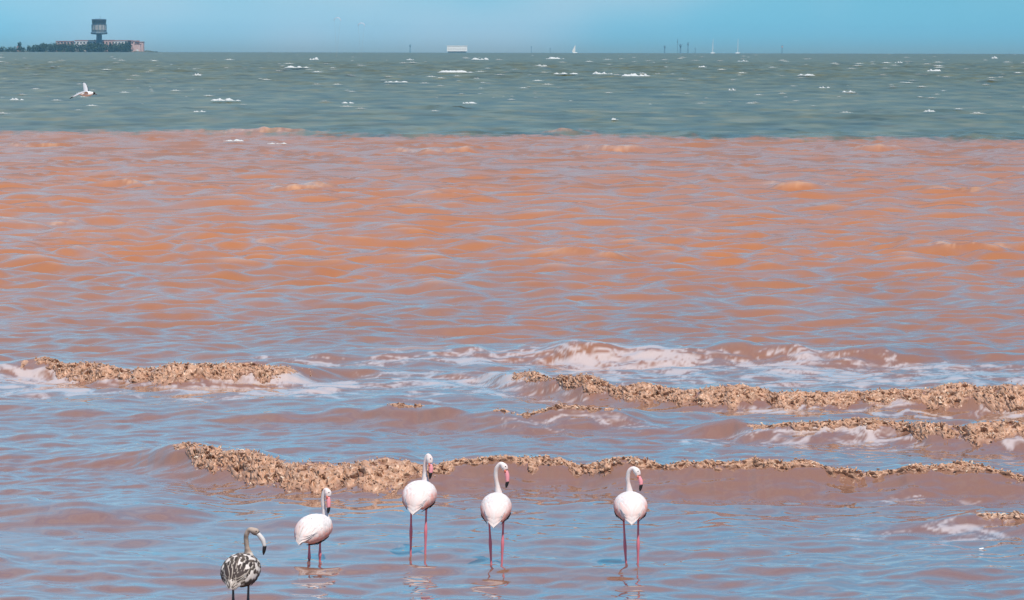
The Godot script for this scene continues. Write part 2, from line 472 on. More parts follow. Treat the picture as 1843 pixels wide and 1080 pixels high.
# a ridge of white foam on a wave top, out at sea
func whitecap_mesh(len: float, tall: float, key: int) -> ArrayMesh:
	var b := Buf.new()
	var nx := 34
	var nt := 8
	for i in nx + 1:
		var s := 2.0 * i / nx - 1.0
		var prof := maxf(0.0, 1.0 - s * s * s * s) * clampf(0.42 + 0.55 * fn.get_noise_2d(s * 1.7, key * 9.7) + 0.2 * fn.get_noise_2d(s * 7.0, key * 4.7), 0.0, 0.85)
		for j in nt + 1:
			var ang := PI * j / nt
			var rag := 1.0 + 0.22 * fn.get_noise_3d(s * 7.0, ang * 2.0, key * 5.0)
			var shift := 0.5 * tall * fn.get_noise_2d(s * 2.0, key * 3.3)
			b.vert(Vector3(s * len * 0.5, -0.10 * tall + sin(ang) * tall * prof * rag, cos(ang) * tall * 1.6 * (0.3 + prof) + shift), Color(0.56, 0.57, 0.56))
	for i in nx:
		for j in nt:
			var a := i * (nt + 1) + j
			b.quad(a, a + nt + 1, a + nt + 2, a + 1)
	return b.mesh()

# ------------------------------------------------------------------ birds
func feather(b: Buf, root: Vector3, dir: Vector3, out: Vector3, ln: float, wd: float, inner: Color, edge: Color, lift := 0.25, core := 0.62, arch := 0.0) -> void:
	var side := dir.cross(out).normalized()
	var k := [[0.0, 0.45, 0.0], [0.3, 0.95, 0.02], [0.6, 1.0, 0.06], [0.85, 0.62, 0.13]]
	var prev := []
	for q in k:
		var mid: Vector3 = root + dir * ln * q[0] + out * (ln * lift * q[2] + 0.005 + arch * 4.0 * q[0] * (1.0 - q[0]))
		var hw: float = wd * 0.5 * q[1]
		var row := [b.vert(mid - side * hw - out * 0.003, edge), b.vert(mid - side * hw * core, inner), b.vert(mid + out * 0.002, inner), b.vert(mid + side * hw * core, inner), b.vert(mid + side * hw - out * 0.003, edge)]
		if prev.size():
			for i in 4: b.quad(prev[i], row[i], row[i + 1], prev[i + 1])
		prev = row
	var tip := b.vert(root + dir * ln + out * (ln * lift * 0.16 + 0.002), edge)
	for i in 4: b.tri(prev[i], tip, prev[i + 1])

func flamingo(cfg: Dictionary) -> void:
	var s: float = cfg.scale
	var cx: float = cfg.px[0]
	var cy: float = cfg.px[1]
	var o := base("flamingo", cfg.at, cfg.label, "flamingo", "flamingos wading in the shallows")
	var young: bool = cfg.get("young", false)
	var yaw := Basis(Vector3.UP, deg_to_rad(cfg.yaw))
	var bw: float = cfg.width * 0.5
	var top: float = cfg.top
	var rv: float = cfg.get("deep", 0.145)
	var mid := top - rv
	var tail_y: float = cfg.tail
	# spine: tail, rump, back, breast, then the neck and the head
	var pts := [Vector3(0, tail_y, 0.30), Vector3(0, tail_y + 0.045, 0.265), Vector3(0, mid - 0.05, 0.17), Vector3(0, mid - 0.005, 0.05), Vector3(0, mid + 0.005, -0.08), Vector3(0, mid + 0.02, -0.19)]
	for i in pts.size(): pts[i] = yaw * pts[i]
	var ra := [0.014, 0.05, bw * 0.84, bw, bw * 0.93, bw * 0.62]
	var rb := [0.006, 0.030, rv * 0.80, rv, rv * 0.96, rv * 0.74]
	var nk: Array = cfg.neck
	var zs := [-0.25, -0.25, -0.24, -0.225, -0.21, -0.20, -0.19, -0.185]
	for i in nk.size():
		var z: float = zs[i]
		pts.append(Vector3(nk[i].x, nk[i].y + 0.133 * z, z) if i > 0 else Vector3(nk[i].x, nk[i].y + 0.133 * z - 0.03, z))
		var last := nk.size() - 1
		var r: float = [0.056, 0.036, 0.0255, 0.0225, 0.022, 0.023, 0.031, 0.025][i + 8 - nk.size() if i > 0 else 0]
		if i == last - 1: r = 0.033
		if i == last: r = 0.024
		ra.append(r); rb.append(r * (1.12 if i >= last - 1 else 1.0))
	var fs := frames(pts, ra, rb, 6)
	var torso_end := 5.6
	var white := Color(0.76, 0.69, 0.67)
	var blush := Color(0.78, 0.55, 0.51)
	var body := Buf.new()
	sweep(body, fs, 20, func(t: float, ang: float, p: Vector3):
		var n := fn.get_noise_3dv(p * 14.0)
		if young:
			if t > torso_end + 1.0: return Color(0.44, 0.34, 0.28).lerp(Color(0.24, 0.18, 0.15), clampf(0.35 + 1.2 * n + (t - 10.0) * 0.12, 0.0, 1.0))
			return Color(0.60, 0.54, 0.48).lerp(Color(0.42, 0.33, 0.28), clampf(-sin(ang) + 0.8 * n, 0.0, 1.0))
		if t > torso_end: return white.lerp(blush, clampf(0.25 + 0.6 * n, 0.0, 0.55))
		return white.lerp(Color(0.80, 0.58, 0.50), clampf(-sin(ang) * 0.8 + 0.5 * n, 0.0, 0.8)))
	part("body", body.mesh(), feather_mat, o)

	# wings: overlapping feathers down each side, the long ones dark underneath
	for sd in [1.0, -1.0]:
		var cov := Buf.new()
		var fl := Buf.new()
		# dark flight feathers along the lower edge
		for k in 9:
			var t := lerpf(4.3, 2.1, k / 8.0)
			var f: Dictionary = fs[int(t * 6.0)]
			var ang := -0.42 - 0.25 * k / 8.0
			var a2 := ang if sd > 0.0 else PI - ang
			var p := ring_point(f, a2)
			var outw: Vector3 = (p - f.p).normalized()
			var dir: Vector3 = (ring_point(fs[maxi(int(t * 6.0) - 6, 5)], a2 - 0.10 * sd) + outw * 0.012 - p).normalized()
			feather(fl, p + outw * 0.016, dir, outw, 0.115, 0.036, Color(0.030, 0.022, 0.024), Color(0.05, 0.035, 0.035), 0.05)
		var rows := 13 if young else 14
		for r in rows:
			var t := lerpf(4.9, 1.15 if young else 1.7, float(r) / (rows - 1))
			var f: Dictionary = fs[int(t * 6.0)]
			var per := 8 if young else 9
			for q in per:
				var ang := lerpf(1.62, -0.55, (q + 0.5 * (r % 2)) / per)
				if t < 1.9 and ang < -0.1: continue
				var a2 := ang if sd > 0.0 else PI - ang
				a2 += rng.randf_range(-0.05, 0.05)
				var p := ring_point(f, a2)
				var outw: Vector3 = (f.side * (cos(a2) / f.a) + f.up * (sin(a2) / f.b)).normalized()
				var aim := ring_point(fs[maxi(int(t * 6.0) - 4, 4)], a2 + rng.randf_range(-0.10, 0.10))
				var dir: Vector3 = (aim - p).normalized()
				outw = (outw - dir * outw.dot(dir)).normalized()
				var c1: Color
				var c2: Color
				if young:
					var dk := Color(0.035, 0.027, 0.024).lerp(Color(0.20, 0.15, 0.12), rng.randf() * 0.6)
					if ang > -0.1 and rng.randf() < 0.30: dk = Color(0.66, 0.58, 0.53)
					c1 = dk
					c2 = Color(0.70, 0.60, 0.53)
					if ang < -0.22: c2 = Color(0.10, 0.07, 0.06)
					feather(cov, p + outw * (0.004 + 0.001 * q), dir, outw, 0.095, 0.056, c1, c2, 0.10, 0.50, 0.008)
				else:
					var pinkness := clampf(smoothstep(0.78, 0.02, ang) * (1.0 + 0.5 * fn.get_noise_3dv(p * 16.0)), 0.0, 1.0)
					var tone := rng.randf_range(0.88, 1.06)
					c1 = white.lerp(Color(0.80, 0.24, 0.17), pinkness * rng.randf_range(0.45, 1.0)) * tone
					c2 = white.lerp(Color(0.80, 0.40, 0.33), pinkness * 0.8) * tone
					feather(cov, p + outw * 0.003, dir, outw, 0.075, 0.050, c1, c2, 0.12, 0.62, 0.008)
		for k in cov.c.size(): cov.c[k].a = 1.0
		var w := part("wing", cov.mesh(), feather_mat, o)
		part("flight_feathers", fl.mesh(), feather_mat, w)

	# tail
	var tl := Buf.new()
	for layer in 3:
		var count := 7 - layer
		for k in count:
			var a := (k / (count - 1.0) - 0.5) * 2.0
			var fr2: Dictionary = fs[int((2.9 - 0.45 * layer) * 6.0)]
			var ra2 := PI / 2 - a * (0.80 - 0.05 * layer)
			var seat := ring_point(fr2, ra2)
			var root: Vector3 = yaw.inverse() * (seat + (seat - fr2.p).normalized() * 0.010)
			var tip := Vector3(a * 0.024, tail_y - 0.01 + 0.03 * layer + absf(a) * 0.03, 0.315 - 0.01 * layer)
			var dir := (tip - root).normalized()
			var outv := Vector3(a * 0.6, 0.8, 0.6)
			outv = (outv - dir * outv.dot(dir)).normalized()
			var c := Color(0.06, 0.045, 0.04) if young else white.lerp(Color(0.80, 0.44, 0.37), 0.35 * absf(a) + rng.randf_range(0.0, 0.2))
			feather(tl, yaw * root, yaw * dir, yaw * outv, (tip - root).length(), 0.060, c, Color(0.62, 0.52, 0.44) if young else white, 0.06, 0.62, 0.022)
	part("tail", tl.mesh(), feather_mat, o)

	# bill, bent downwards, black at the tip
	var bl: Array = cfg.bill
	var bp := []
	for i in bl.size(): bp.append(Vector3(bl[i].x, bl[i].y + 0.133 * (-0.185 + 0.008 * i), -0.185 + 0.008 * i))
	var pink := Color(0.60, 0.55, 0.53) if young else Color(0.80, 0.30, 0.33)
	var cut := bp.size() - 2
	var bill := Buf.new()
	var r1 := [0.021, 0.023, 0.022, 0.017] if cut == 3 else [0.021, 0.023, 0.018]
	sweep(bill, frames(bp.slice(0, cut + 1), r1, r1, 4), 10, func(_t, _a, _p): return pink)
	var bm := part("bill", bill.mesh(), bill_mat, o)
	var tp := Buf.new()
	var r2 := [0.0185, 0.015, 0.004]
	var tip_pts := [bp[cut] + (bp[cut] - bp[cut + 1]) * 0.10, bp[cut] * 0.45 + bp[cut + 1] * 0.55, bp[cut + 1]]
	sweep(tp, frames(tip_pts, r2, r2, 4), 10, func(_t, _a, _p): return Color(0.016, 0.014, 0.015))
	var bt := part("bill_tip", tp.mesh(), bill_mat, bm)
	tag(bt, "black tip of the bill")
	if not young:
		var lore := Buf.new()
		var hp: Vector3 = bp[0]
		sweep(lore, frames([hp + Vector3(-0.012, 0.016, 0.012), hp + Vector3(-0.008, 0.0, 0.018), hp + Vector3(0.0, -0.02, 0.014)], [0.006, 0.013, 0.006], [0.006, 0.013, 0.006], 4), 8, func(_t, _a, _p): return Color(0.62, 0.17, 0.12))
		part("face_skin", lore.mesh(), bill_mat, o)
	var hd: Vector3 = pts[pts.size() - 2]
	for e in [Vector3(0.012, 0.006, 0.030), Vector3(0.008, 0.006, -0.030)]:
		var em := SphereMesh.new()
		em.radius = 0.0065; em.height = 0.013; em.radial_segments = 8; em.rings = 5
		part("eye", em, eye_mat, o, hd + e)

	# legs, with a knobbly joint; the feet stand on the bottom under the muddy water
	var leg_c := Color(0.10, 0.085, 0.085) if young else Color(0.66, 0.19, 0.24)
	for l in cfg.legs:
		var lt: float = l[0]
		var lb: float = l[1]
		var hz: float = l[2]
		var joint: float = l[3]
		var thigh := Vector3(lerpf(lt, 0.0, 0.15), mid - 0.06, hz * 0.5)
		var p0 := Vector3(lt, tail_y + 0.03, hz)
		var p1 := Vector3(lerpf(lt, lb, 0.5), joint, hz + 0.015)
		var p2 := Vector3(lb, -0.02, hz)
		var p3 := Vector3(lb, -0.22, hz - 0.01)
		var b := Buf.new()
		sweep(b, frames([thigh, p0, p0 * 0.4 + p1 * 0.6, p1, p1 * 0.5 + p2 * 0.5, p2, p3], [0.05, 0.014, 0.0115, 0.0175, 0.0120, 0.0115, 0.012], [0.05, 0.014, 0.0115, 0.0175, 0.0120, 0.0115, 0.012], 5), 9, func(t, _a, _p): return (Color(0.55, 0.45, 0.40) if young else Color(0.74, 0.58, 0.50)) if t < 0.8 else leg_c)
		var lg := part("leg", b.mesh(), leg_mat, o)
		var fb := Buf.new()
		for toe in [-0.5, 0.0, 0.5]:
			var dv := Vector3(sin(toe), 0.0, -cos(toe))
			sweep(fb, frames([p3, p3 + dv * 0.05 + Vector3(0, -0.01, 0), p3 + dv * 0.10 + Vector3(0, -0.02, 0)], [0.010, 0.008, 0.004], [0.010, 0.008, 0.004], 2), 6, func(_t, _a, _p): return leg_c)
		part("foot", fb.mesh(), leg_mat, lg)

func gull() -> void:
	# flies to the right over the green water, one wing raised, the other swept back towards the shore
	var o := base("gull", Vector3(-13.16, 3.86, -120.0), "white gull with black head flying low over the green sea", "gull")
	o.rotation.y = deg_to_rad(8.0)
	o.scale = Vector3.ONE * 1.16
	var b := Buf.new()
	var fs := frames([Vector3(-0.25, 0.005, 0), Vector3(-0.17, 0.0, 0), Vector3(-0.05, -0.005, 0), Vector3(0.06, 0.005, 0), Vector3(0.12, 0.015, 0), Vector3(0.165, 0.01, 0), Vector3(0.195, -0.005, 0)], [0.035, 0.04, 0.065, 0.06, 0.035, 0.038, 0.012], [0.008, 0.03, 0.06, 0.058, 0.036, 0.036, 0.012], 4)
	sweep(b, fs, 12, func(t, _a, _p): return Color(0.82, 0.82, 0.82) if t < 4.3 else Color(0.03, 0.025, 0.025))
	part("body", b.mesh(), feather_mat, o)
	var bk := Buf.new()
	sweep(bk, frames([Vector3(0.19, -0.004, 0), Vector3(0.225, -0.014, 0), Vector3(0.25, -0.026, 0)], [0.011, 0.008, 0.002], [0.011, 0.009, 0.002], 3), 6, func(_t, _a, _p): return Color(0.12, 0.03, 0.025))
	part("bill", bk.mesh(), bill_mat, o)
	for wing in [[Vector3(0.02, 0.03, -0.05), Vector3(0.02, 0.13, -0.17), Vector3(-0.03, 0.26, -0.30), Vector3(-0.11, 0.295, -0.42)], [Vector3(0.02, 0.03, 0.05), Vector3(-0.05, 0.06, 0.20), Vector3(-0.26, -0.02, 0.36), Vector3(-0.48, -0.12, 0.47)]]:
		var wb := Buf.new()
		var chord := [0.13, 0.13, 0.09, 0.02]
		var wf := []
		var t := 0.0
		while t <= 3.001:
			var p: Vector3 = catmull(wing, t)
			var c: float = catmull(chord, t)
			wf.append([p, c, t])
			t += 0.125
		var prev := []
		for q in wf:
			var p: Vector3 = q[0]
			var col := Color(0.50, 0.50, 0.52) if q[2] < 2.55 else Color(0.03, 0.03, 0.03)
			var row := [wb.vert(p + Vector3(0.0, -0.006, 0), col), wb.vert(p + Vector3(-q[1] * 0.3, 0.010, 0.004), col), wb.vert(p + Vector3(-q[1], 0.0, 0.0), col), wb.vert(p + Vector3(-q[1] * 0.4, -0.010, -0.002), Color(0.66, 0.66, 0.66) if q[2] < 2.55 else col)]
			if prev.size():
				for i in 4: wb.quad(prev[i], row[i], row[(i + 1) % 4], prev[(i + 1) % 4])
			prev = row
		part("wing", wb.mesh(), feather_mat, o)
	var tb := Buf.new()
	for k in 5: feather(tb, Vector3(-0.19, 0.01, (k - 2) * 0.012), Vector3(-1, 0, (k - 2) * 0.10).normalized(), Vector3.UP, 0.13, 0.04, Color(0.8, 0.8, 0.8), Color(0.8, 0.8, 0.8), 0.05)
	part("tail", tb.mesh(), feather_mat, o)

# ------------------------------------------------------------------ far shore
func far_at(x: float, d: float) -> Vector3:
	return Vector3(x, -fall(x, d), -d)

func leafy(spots: Array, m: Material, called: String, parent: Node) -> MeshInstance3D:
	# crowns seen from kilometres away: many leaf clumps, each a small crooked tetrahedron fan
	var b := Buf.new()
	for q in spots:
		var c: Vector3 = q[0]
		var r: Vector3 = q[1]
		for k in int(q[2]):
			var v := Vector3(rng.randfn(), rng.randfn(), rng.randfn()).normalized() * pow(rng.randf(), 0.4)
			var p := c + v * r
			var col := Color(0.045, 0.070, 0.035) * rng.randf_range(0.6, 1.35)
			col.a = 1.0
			var z := rng.randf_range(1.0, 2.4)
			var a := b.vert(p + Vector3(rng.randf_range(-1, 1), rng.randf_range(-1, 1), rng.randf_range(-1, 1)) * z, col)
			var e := b.vert(p + Vector3(rng.randf_range(-1, 1), rng.randf_range(-1, 1), rng.randf_range(-1, 1)) * z, col)
			var f := b.vert(p + Vector3(rng.randf_range(-1, 1), rng.randf_range(-1, 1), rng.randf_range(-1, 1)) * z, col)
			b.tri(a, e, f)
	return part(called, b.mesh(), m, parent)

func far_shore() -> void:
	var D := 7000.0
	var dark := mat(Color(0.045, 0.07, 0.10), 0.5)  # bluish distance haze is mixed into this dark tone
	var mast_hazed := mat(Color(0.15, 0.27, 0.34), 0.6)  # mast colour lightened and blued to stand in for distance haze
	var concrete := mat(Color(0.30, 0.29, 0.28), 0.8)
	var hazed_steel := mat(Color(0.085, 0.135, 0.17), 0.5)  # steel with the blue of distance haze in its colour
	var pale := mat(Color(0.70, 0.66, 0.64), 0.7)
	var white := mat(Color(0.82, 0.80, 0.78), 0.7)
	var hazy_sail := mat(Color(0.42, 0.52, 0.57), 0.8)
	var rosy := mat(Color(0.62, 0.40, 0.36), 0.8)
	var roof := mat(Color(0.42, 0.20, 0.16), 0.8)
	var glass := mat(Color(0.03, 0.04, 0.05), 0.15)
	var leaves := mat(Color.WHITE, 0.8, 0.3, true)
	# the low spit of land behind the water
	var b := Buf.new()
	var rows := []
	for i in 61:
		var x := -1050.0 + 500.0 * i / 60.0 * 0.78
		var rise := (0.5 + 2.0 * absf(fn.get_noise_1d(i * 0.31))) * smoothstep(0.0, 3.0, 60.0 - i)
		rows.append([b.vert(Vector3(x, -fall(x, D) - 1.0, -D + 40.0), Color(0.12, 0.10, 0.07)), b.vert(Vector3(x, -fall(x, D) + rise, -D + 20.0), Color(0.10, 0.10, 0.06)), b.vert(Vector3(x, -fall(x, D) + rise + 1.0, -D - 200.0), Color(0.10, 0.10, 0.06)), b.vert(Vector3(x, -fall(x, D) - 3.0, -D - 260.0), Color(0.10, 0.10, 0.06))])
	for i in 60:
		for j in 3: b.quad(rows[i][j], rows[i][j + 1], rows[i + 1][j + 1], rows[i + 1][j])
	tag(part("shore_land", b.mesh(), mat(Color.WHITE, 0.9, 0.3, true), self), "low dark strip of land on the horizon at the left", "", "", "structure")

	var t := base("control_tower", far_at(-746.5, D - 2.0), "flared airport control tower with dark top, standing above the low trees", "tower")
	part("shaft", lathe([Vector2(0.01, 0), Vector2(6.4, 0), Vector2(5.4, 16), Vector2(5.2, 33), Vector2(0.01, 33)], 8), hazed_steel, t)
	part("lower_collar", lathe([Vector2(5.0, 31.5), Vector2(14.6, 32.2), Vector2(15.4, 34.5), Vector2(14.4, 36.5), Vector2(0.1, 36.6)], 12), hazed_steel, t)
	part("tower_body", lathe([Vector2(12.0, 36.4), Vector2(13.4, 40.0), Vector2(12.4, 46.0), Vector2(11.6, 50.0), Vector2(0.1, 50.1)], 12), concrete, t)
	for k in 12:
		var a := TAU * k / 12.0
		part("rib", box(Vector3(0.9, 15.0, 0.9)), hazed_steel, t, Vector3(cos(a) * 13.2, 42.5, sin(a) * 13.2))
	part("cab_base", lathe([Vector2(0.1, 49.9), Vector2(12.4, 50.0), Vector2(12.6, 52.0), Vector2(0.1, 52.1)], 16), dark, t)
	var cab := part("cab_glass", lathe([Vector2(12.0, 52.05), Vector2(13.0, 57.2), Vector2(0.1, 57.3)], 16), glass, t)
	for k in 16:
		var a := TAU * k / 16.0
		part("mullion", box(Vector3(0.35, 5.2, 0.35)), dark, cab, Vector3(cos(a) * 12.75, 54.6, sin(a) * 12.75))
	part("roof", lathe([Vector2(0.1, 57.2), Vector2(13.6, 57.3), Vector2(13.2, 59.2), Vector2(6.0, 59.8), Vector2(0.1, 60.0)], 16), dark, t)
	part("antenna", box(Vector3(0.4, 5.0, 0.4)), hazed_steel, t, Vector3(2.0, 62.4, 0))

	var tb := base("terminal_building", far_at(-748.0, D + 30.0), "long low pinkish terminal building behind the dark trees", "building")
	var widths := [[-78.0, 30.0, 19.0, rosy], [-44.0, 36.0, 20.5, pale], [-8.0, 34.0, 21.0, rosy], [26.0, 32.0, 20.5, pale], [52.0, 19.0, 20.0, rosy], [68.0, 12.0, 18.0, rosy]]
	for w in widths:
		part("wall", box(Vector3(w[1], w[2], 24.0)), w[3], tb, Vector3(w[0] + w[1] * 0.5 - 15.0 + 14.0, w[2] * 0.5, 0))
		part("roof", box(Vector3(w[1] + 1.0, 1.2, 25.5)), roof, tb, Vector3(w[0] + w[1] * 0.5 - 1.0, w[2] + 0.55, 0))
	for k in 26:
		part("window", box(Vector3(3.2, 2.0, 0.5)), glass, tb, Vector3(-74.0 + k * 5.8, 17.0, 12.2))
	var hs := base("house", far_at(-889.0, D - 20.0), "small pink house at the end of the trees, far left on the horizon", "house")
	part("wall", box(Vector3(8.0, 9.0, 8.0)), rosy, hs, Vector3(0, 4.5, 0))
	var gable := PrismMesh.new()
	gable.size = Vector3(9.0, 3.0, 9.0)
	part("roof", gable, roof, hs, Vector3(0, 10.5, 0))
	var wh := base("warehouse", far_at(-676.0, D - 10.0), "small reddish warehouse at the right end of the spit of land", "building")
	part("wall", box(Vector3(11.0, 14.0, 14.0)), rosy, wh, Vector3(0, 7.0, 0))
	part("roof", box(Vector3(12.0, 1.0, 15.0)), roof, wh, Vector3(0, 14.5, 0))
	part("door", box(Vector3(4.0, 5.0, 0.4)), pale, wh, Vector3(0, 2.5, 7.2))

	var spots := []
	for i in 230:
		var x := rng.randf_range(-872.0, -688.0)
		var hgt := rng.randf_range(12.5, 17.0) * (0.8 if x < -850.0 else 1.0)
		var at := far_at(x, D - 30.0 + rng.randf_range(-12.0, 22.0))
		spots.append([at + Vector3(0, hgt * 0.5, 0), Vector3(rng.randf_range(3.0, 5.5), hgt * 0.52, 4.0), 60])
	for i in 60:
		var x := rng.randf_range(-1040.0, -880.0)
		spots.append([far_at(x, D - 30.0) + Vector3(0, 4.0, 0), Vector3(5.0, 5.5, 4.0), 50])
	tag(leafy(spots, leaves, "tree_belt", self), "dark low belt of trees along the far spit of land", "trees", "", "stuff")
	for q in [[-882.5, 18.0, 3.6, "slim dark tree beside the small pink house on the horizon"], [-757.5, 18.5, 4.0, "dark pointed tree just left of the control tower"], [-691.0, 19.0, 3.6, "dark tree near the right end of the far trees"]]:
		var tr := base("tree", far_at(q[0], D - 62.0), q[3], "tree", "trees standing out of the far belt")
		part("trunk", tube([Vector3.ZERO, Vector3(0.2, q[1] * 0.5, 0), Vector3(0, q[1] * 0.85, 0)], [0.5, 0.4, 0.15], 6, Color(0.08, 0.06, 0.045), 2), leaves, tr)
		leafy([[Vector3(0, q[1] * 0.55, 0), Vector3(q[2], q[1] * 0.47, q[2]), 260]], leaves, "crown", tr)

	# the block and the slender marks further right
	var ship := base("white_block_building", far_at(-100.0, 7000.0), "pale white flat-topped block on the horizon right of the middle-left", "building")
	part("wall", box(Vector3(36.5, 9.6, 20.0)), white, ship, Vector3(0, 7.5, 0))
	part("plinth", box(Vector3(33.0, 3.0, 19.0)), hazed_steel, ship, Vector3(0, 1.2, 0))
	part("roof", box(Vector3(37.5, 0.8, 21.0)), white, ship, Vector3(0, 12.7, 0))
	for k in 8: part("window", box(Vector3(2.6, 1.6, 0.4)), pale, ship, Vector3(-14.7 + k * 4.2, 7.4, 10.1))
	for q in [[-185.0, 15.0, 1.8, "dark slender mast left of the white block on the horizon"], [34.0, 12.0, 0.9, "faint thin mast right of the white block on the horizon"], [68.0, 9.0, 0.8, "short faint mast just left of the pale sail"], [275.0, 14.0, 2.2, "dark stubby tower at the left of the middle-right cluster on the horizon"], [298.0, 26.0, 0.9, "tall thin mast within the cluster of towers on the horizon"], [303.5, 17.0, 3.2, "thickest dark tower in the cluster on the horizon"], [317.0, 20.0, 2.0, "dark tower at the right of the thickest tower on the horizon"], [330.0, 10.0, 1.2, "short dark mast at the right end of the cluster on the horizon"], [487.0, 15.0, 1.6, "lone reddish-topped beacon on the right half of the horizon"]]:
		var ms := base("harbour_mast", far_at(q[0], 7000.0), q[3], "mast", "slender masts on the horizon")
		var hw: float = q[2] * 0.5
		part("shaft", lathe([Vector2(hw * 1.5, -1), Vector2(hw * 1.1, q[1] * 0.35), Vector2(hw, q[1] * 0.36), Vector2(hw * 0.7, q[1]), Vector2(0.01, q[1])], 6), mast_hazed, ms)
		part("head", lathe([Vector2(0.01, q[1] * 0.72), Vector2(hw * 1.9, q[1] * 0.74), Vector2(hw * 1.9, q[1] * 0.86), Vector2(0.01, q[1] * 0.88)], 6), rosy if q[0] > 480.0 else mast_hazed, ms)
		part("crossarm", box(Vector3(q[2] * 2.6, 0.6, 0.6)), mast_hazed, ms, Vector3(0, q[1] * 0.93, 0))
	for q in [[113.0, 7000.0, 14.0, 4.5, "small boat with a pale cream sail on the horizon near the middle"], [362.0, 7000.0, 26.0, 1.6, "boat with a tall thin white sail on the horizon right of the dark towers"], [407.0, 7000.0, 27.0, 0.9, "boat with a faint narrow white sail, furthest right of the sails"]]:
		var bt := base("sailboat", far_at(q[0], q[1]), q[4], "sailboat", "sailing boats on the horizon")
		var hb := Buf.new()
		var fs := frames([Vector3(-4.2, 0.6, 0), Vector3(-2.0, 0.35, 0), Vector3(1.5, 0.4, 0), Vector3(4.5, 1.1, 0)], [0.8, 1.2, 1.1, 0.1], [0.5, 0.9, 0.85, 0.2], 3)
		sweep(hb, fs, 8, func(_t, _a, _p): return Color(0.75, 0.74, 0.72))
		part("hull", hb.mesh(), leaves, bt)
		part("mast", box(Vector3(0.3, q[2], 0.3)), pale, bt, Vector3(0.4, q[2] * 0.5, 0))
		var sb := Buf.new()
		for f in [[1.0, -1.0], [-1.0, 1.0]]:
			var v0 := sb.vert(Vector3(0.1, 1.8, 0.06 * f[0]), Color(0.82, 0.78, 0.72))
			var v1 := sb.vert(Vector3(0.1, q[2], 0.06 * f[0]), Color(0.82, 0.78, 0.72))
			var v2 := sb.vert(Vector3(-q[3] * 1.3, 1.9, 0.5), Color(0.82, 0.78, 0.72))
			var v3 := sb.vert(Vector3(-q[3] * 0.75, q[2] * 0.55, 0.55), Color(0.82, 0.78, 0.72))
			if f[0] > 0.0:
				sb.tri(v0, v1, v3); sb.tri(v0, v3, v2)
			else:
				sb.tri(v0, v3, v1); sb.tri(v0, v2, v3)
		part("sail", sb.mesh(), leaves if q[3] > 2.0 else hazy_sail, bt)
	# two kites in the sky
	for q in [[-113.0, 22.7, "left of two tiny pale pink kites flying in the sky"], [-97.5, 19.3, "right and lower of two tiny pale pink kites flying in the sky"]]:
		var kt := base("kite", Vector3(q[0], q[1], -2500.0), q[2], "kite", "kites over the sea")
		kt.scale = Vector3.ONE * 1.4
		var kb := Buf.new()
		var prev := []
		for i in 13:
			var a := PI * i / 12.0
			var c := 0.9 * sin(a) + 0.15
			var p := Vector3(cos(a) * 1.5, sin(a) * 1.4, 0)
			var row := [kb.vert(p + Vector3(0, 0, c), Color(0.70, 0.42, 0.40)), kb.vert(p + Vector3(cos(a) * 0.12, sin(a) * 0.12, 0), Color(0.80, 0.60, 0.58)), kb.vert(p - Vector3(0, 0, c), Color(0.70, 0.42, 0.40))]
			if prev.size():
				for j in 2: kb.quad(prev[j], row[j], row[j + 1], prev[j + 1])
			prev = row
		part("canopy", kb.mesh(), leaves, kt)
		for sx in [-1.4, 1.4]:
			part("line", tube([Vector3(sx, 0.1, 0), Vector3(sx * 0.4, -9.0, 4.0), Vector3(0, -18.0, 8.0)], [0.02, 0.02, 0.02], 5, Color(0.3, 0.3, 0.3), 2), leaves, kt)

# ------------------------------------------------------------------ build
var feather_mat: StandardMaterial3D
var bill_mat: StandardMaterial3D
var leg_mat: StandardMaterial3D
var eye_mat: StandardMaterial3D

func sky_panorama() -> Texture2D:
	var w := 1024
	var h := 512
	var im := Image.create_empty(w, h, false, Image.FORMAT_RGBF)
	var cl := FastNoiseLite.new()
	cl.seed = 5; cl.frequency = 1.0; cl.fractal_octaves = 5
	for y in h:
		var el := (0.5 - (y + 0.5) / h) * PI
		var sn := sin(el)
		for x in w:
			var az := (x + 0.5) / w * TAU
			var c: Color
			if sn < -0.03:
				c = Color(0.20, 0.24, 0.24)
			else:
				var k := clampf(sn, 0.0, 1.0)
				c = Color(0.185, 0.510, 0.680).lerp(Color(0.095, 0.400, 0.67), smoothstep(0.0, 0.14, k))
				c = c.lerp(Color(0.040, 0.190, 0.52), smoothstep(0.10, 0.9, k))
				var dirv := Vector3(sin(az) * cos(el), sn, -cos(az) * cos(el))
				c = c * (1.0 - 0.10 * clampf(dirv.x * 6.0, -1.0, 1.0))
				var n := cl.get_noise_3d(dirv.x * 4.0, dirv.y * 14.0, dirv.z * 4.0) + 0.8 * cl.get_noise_3d(dirv.x * 16.0, dirv.y * 60.0, dirv.z * 16.0)
				# thin cloud veil, more of it to the left
				var veil := clampf(n * 0.5 + 0.15 - 0.20 * clampf(dirv.x * 5.0, -1.0, 1.0), 0.0, 0.5)
				c = c.lerp(Color(0.60, 0.64, 0.72), veil)
			im.set_pixel(x, y, c)
	return ImageTexture.create_from_image(im)

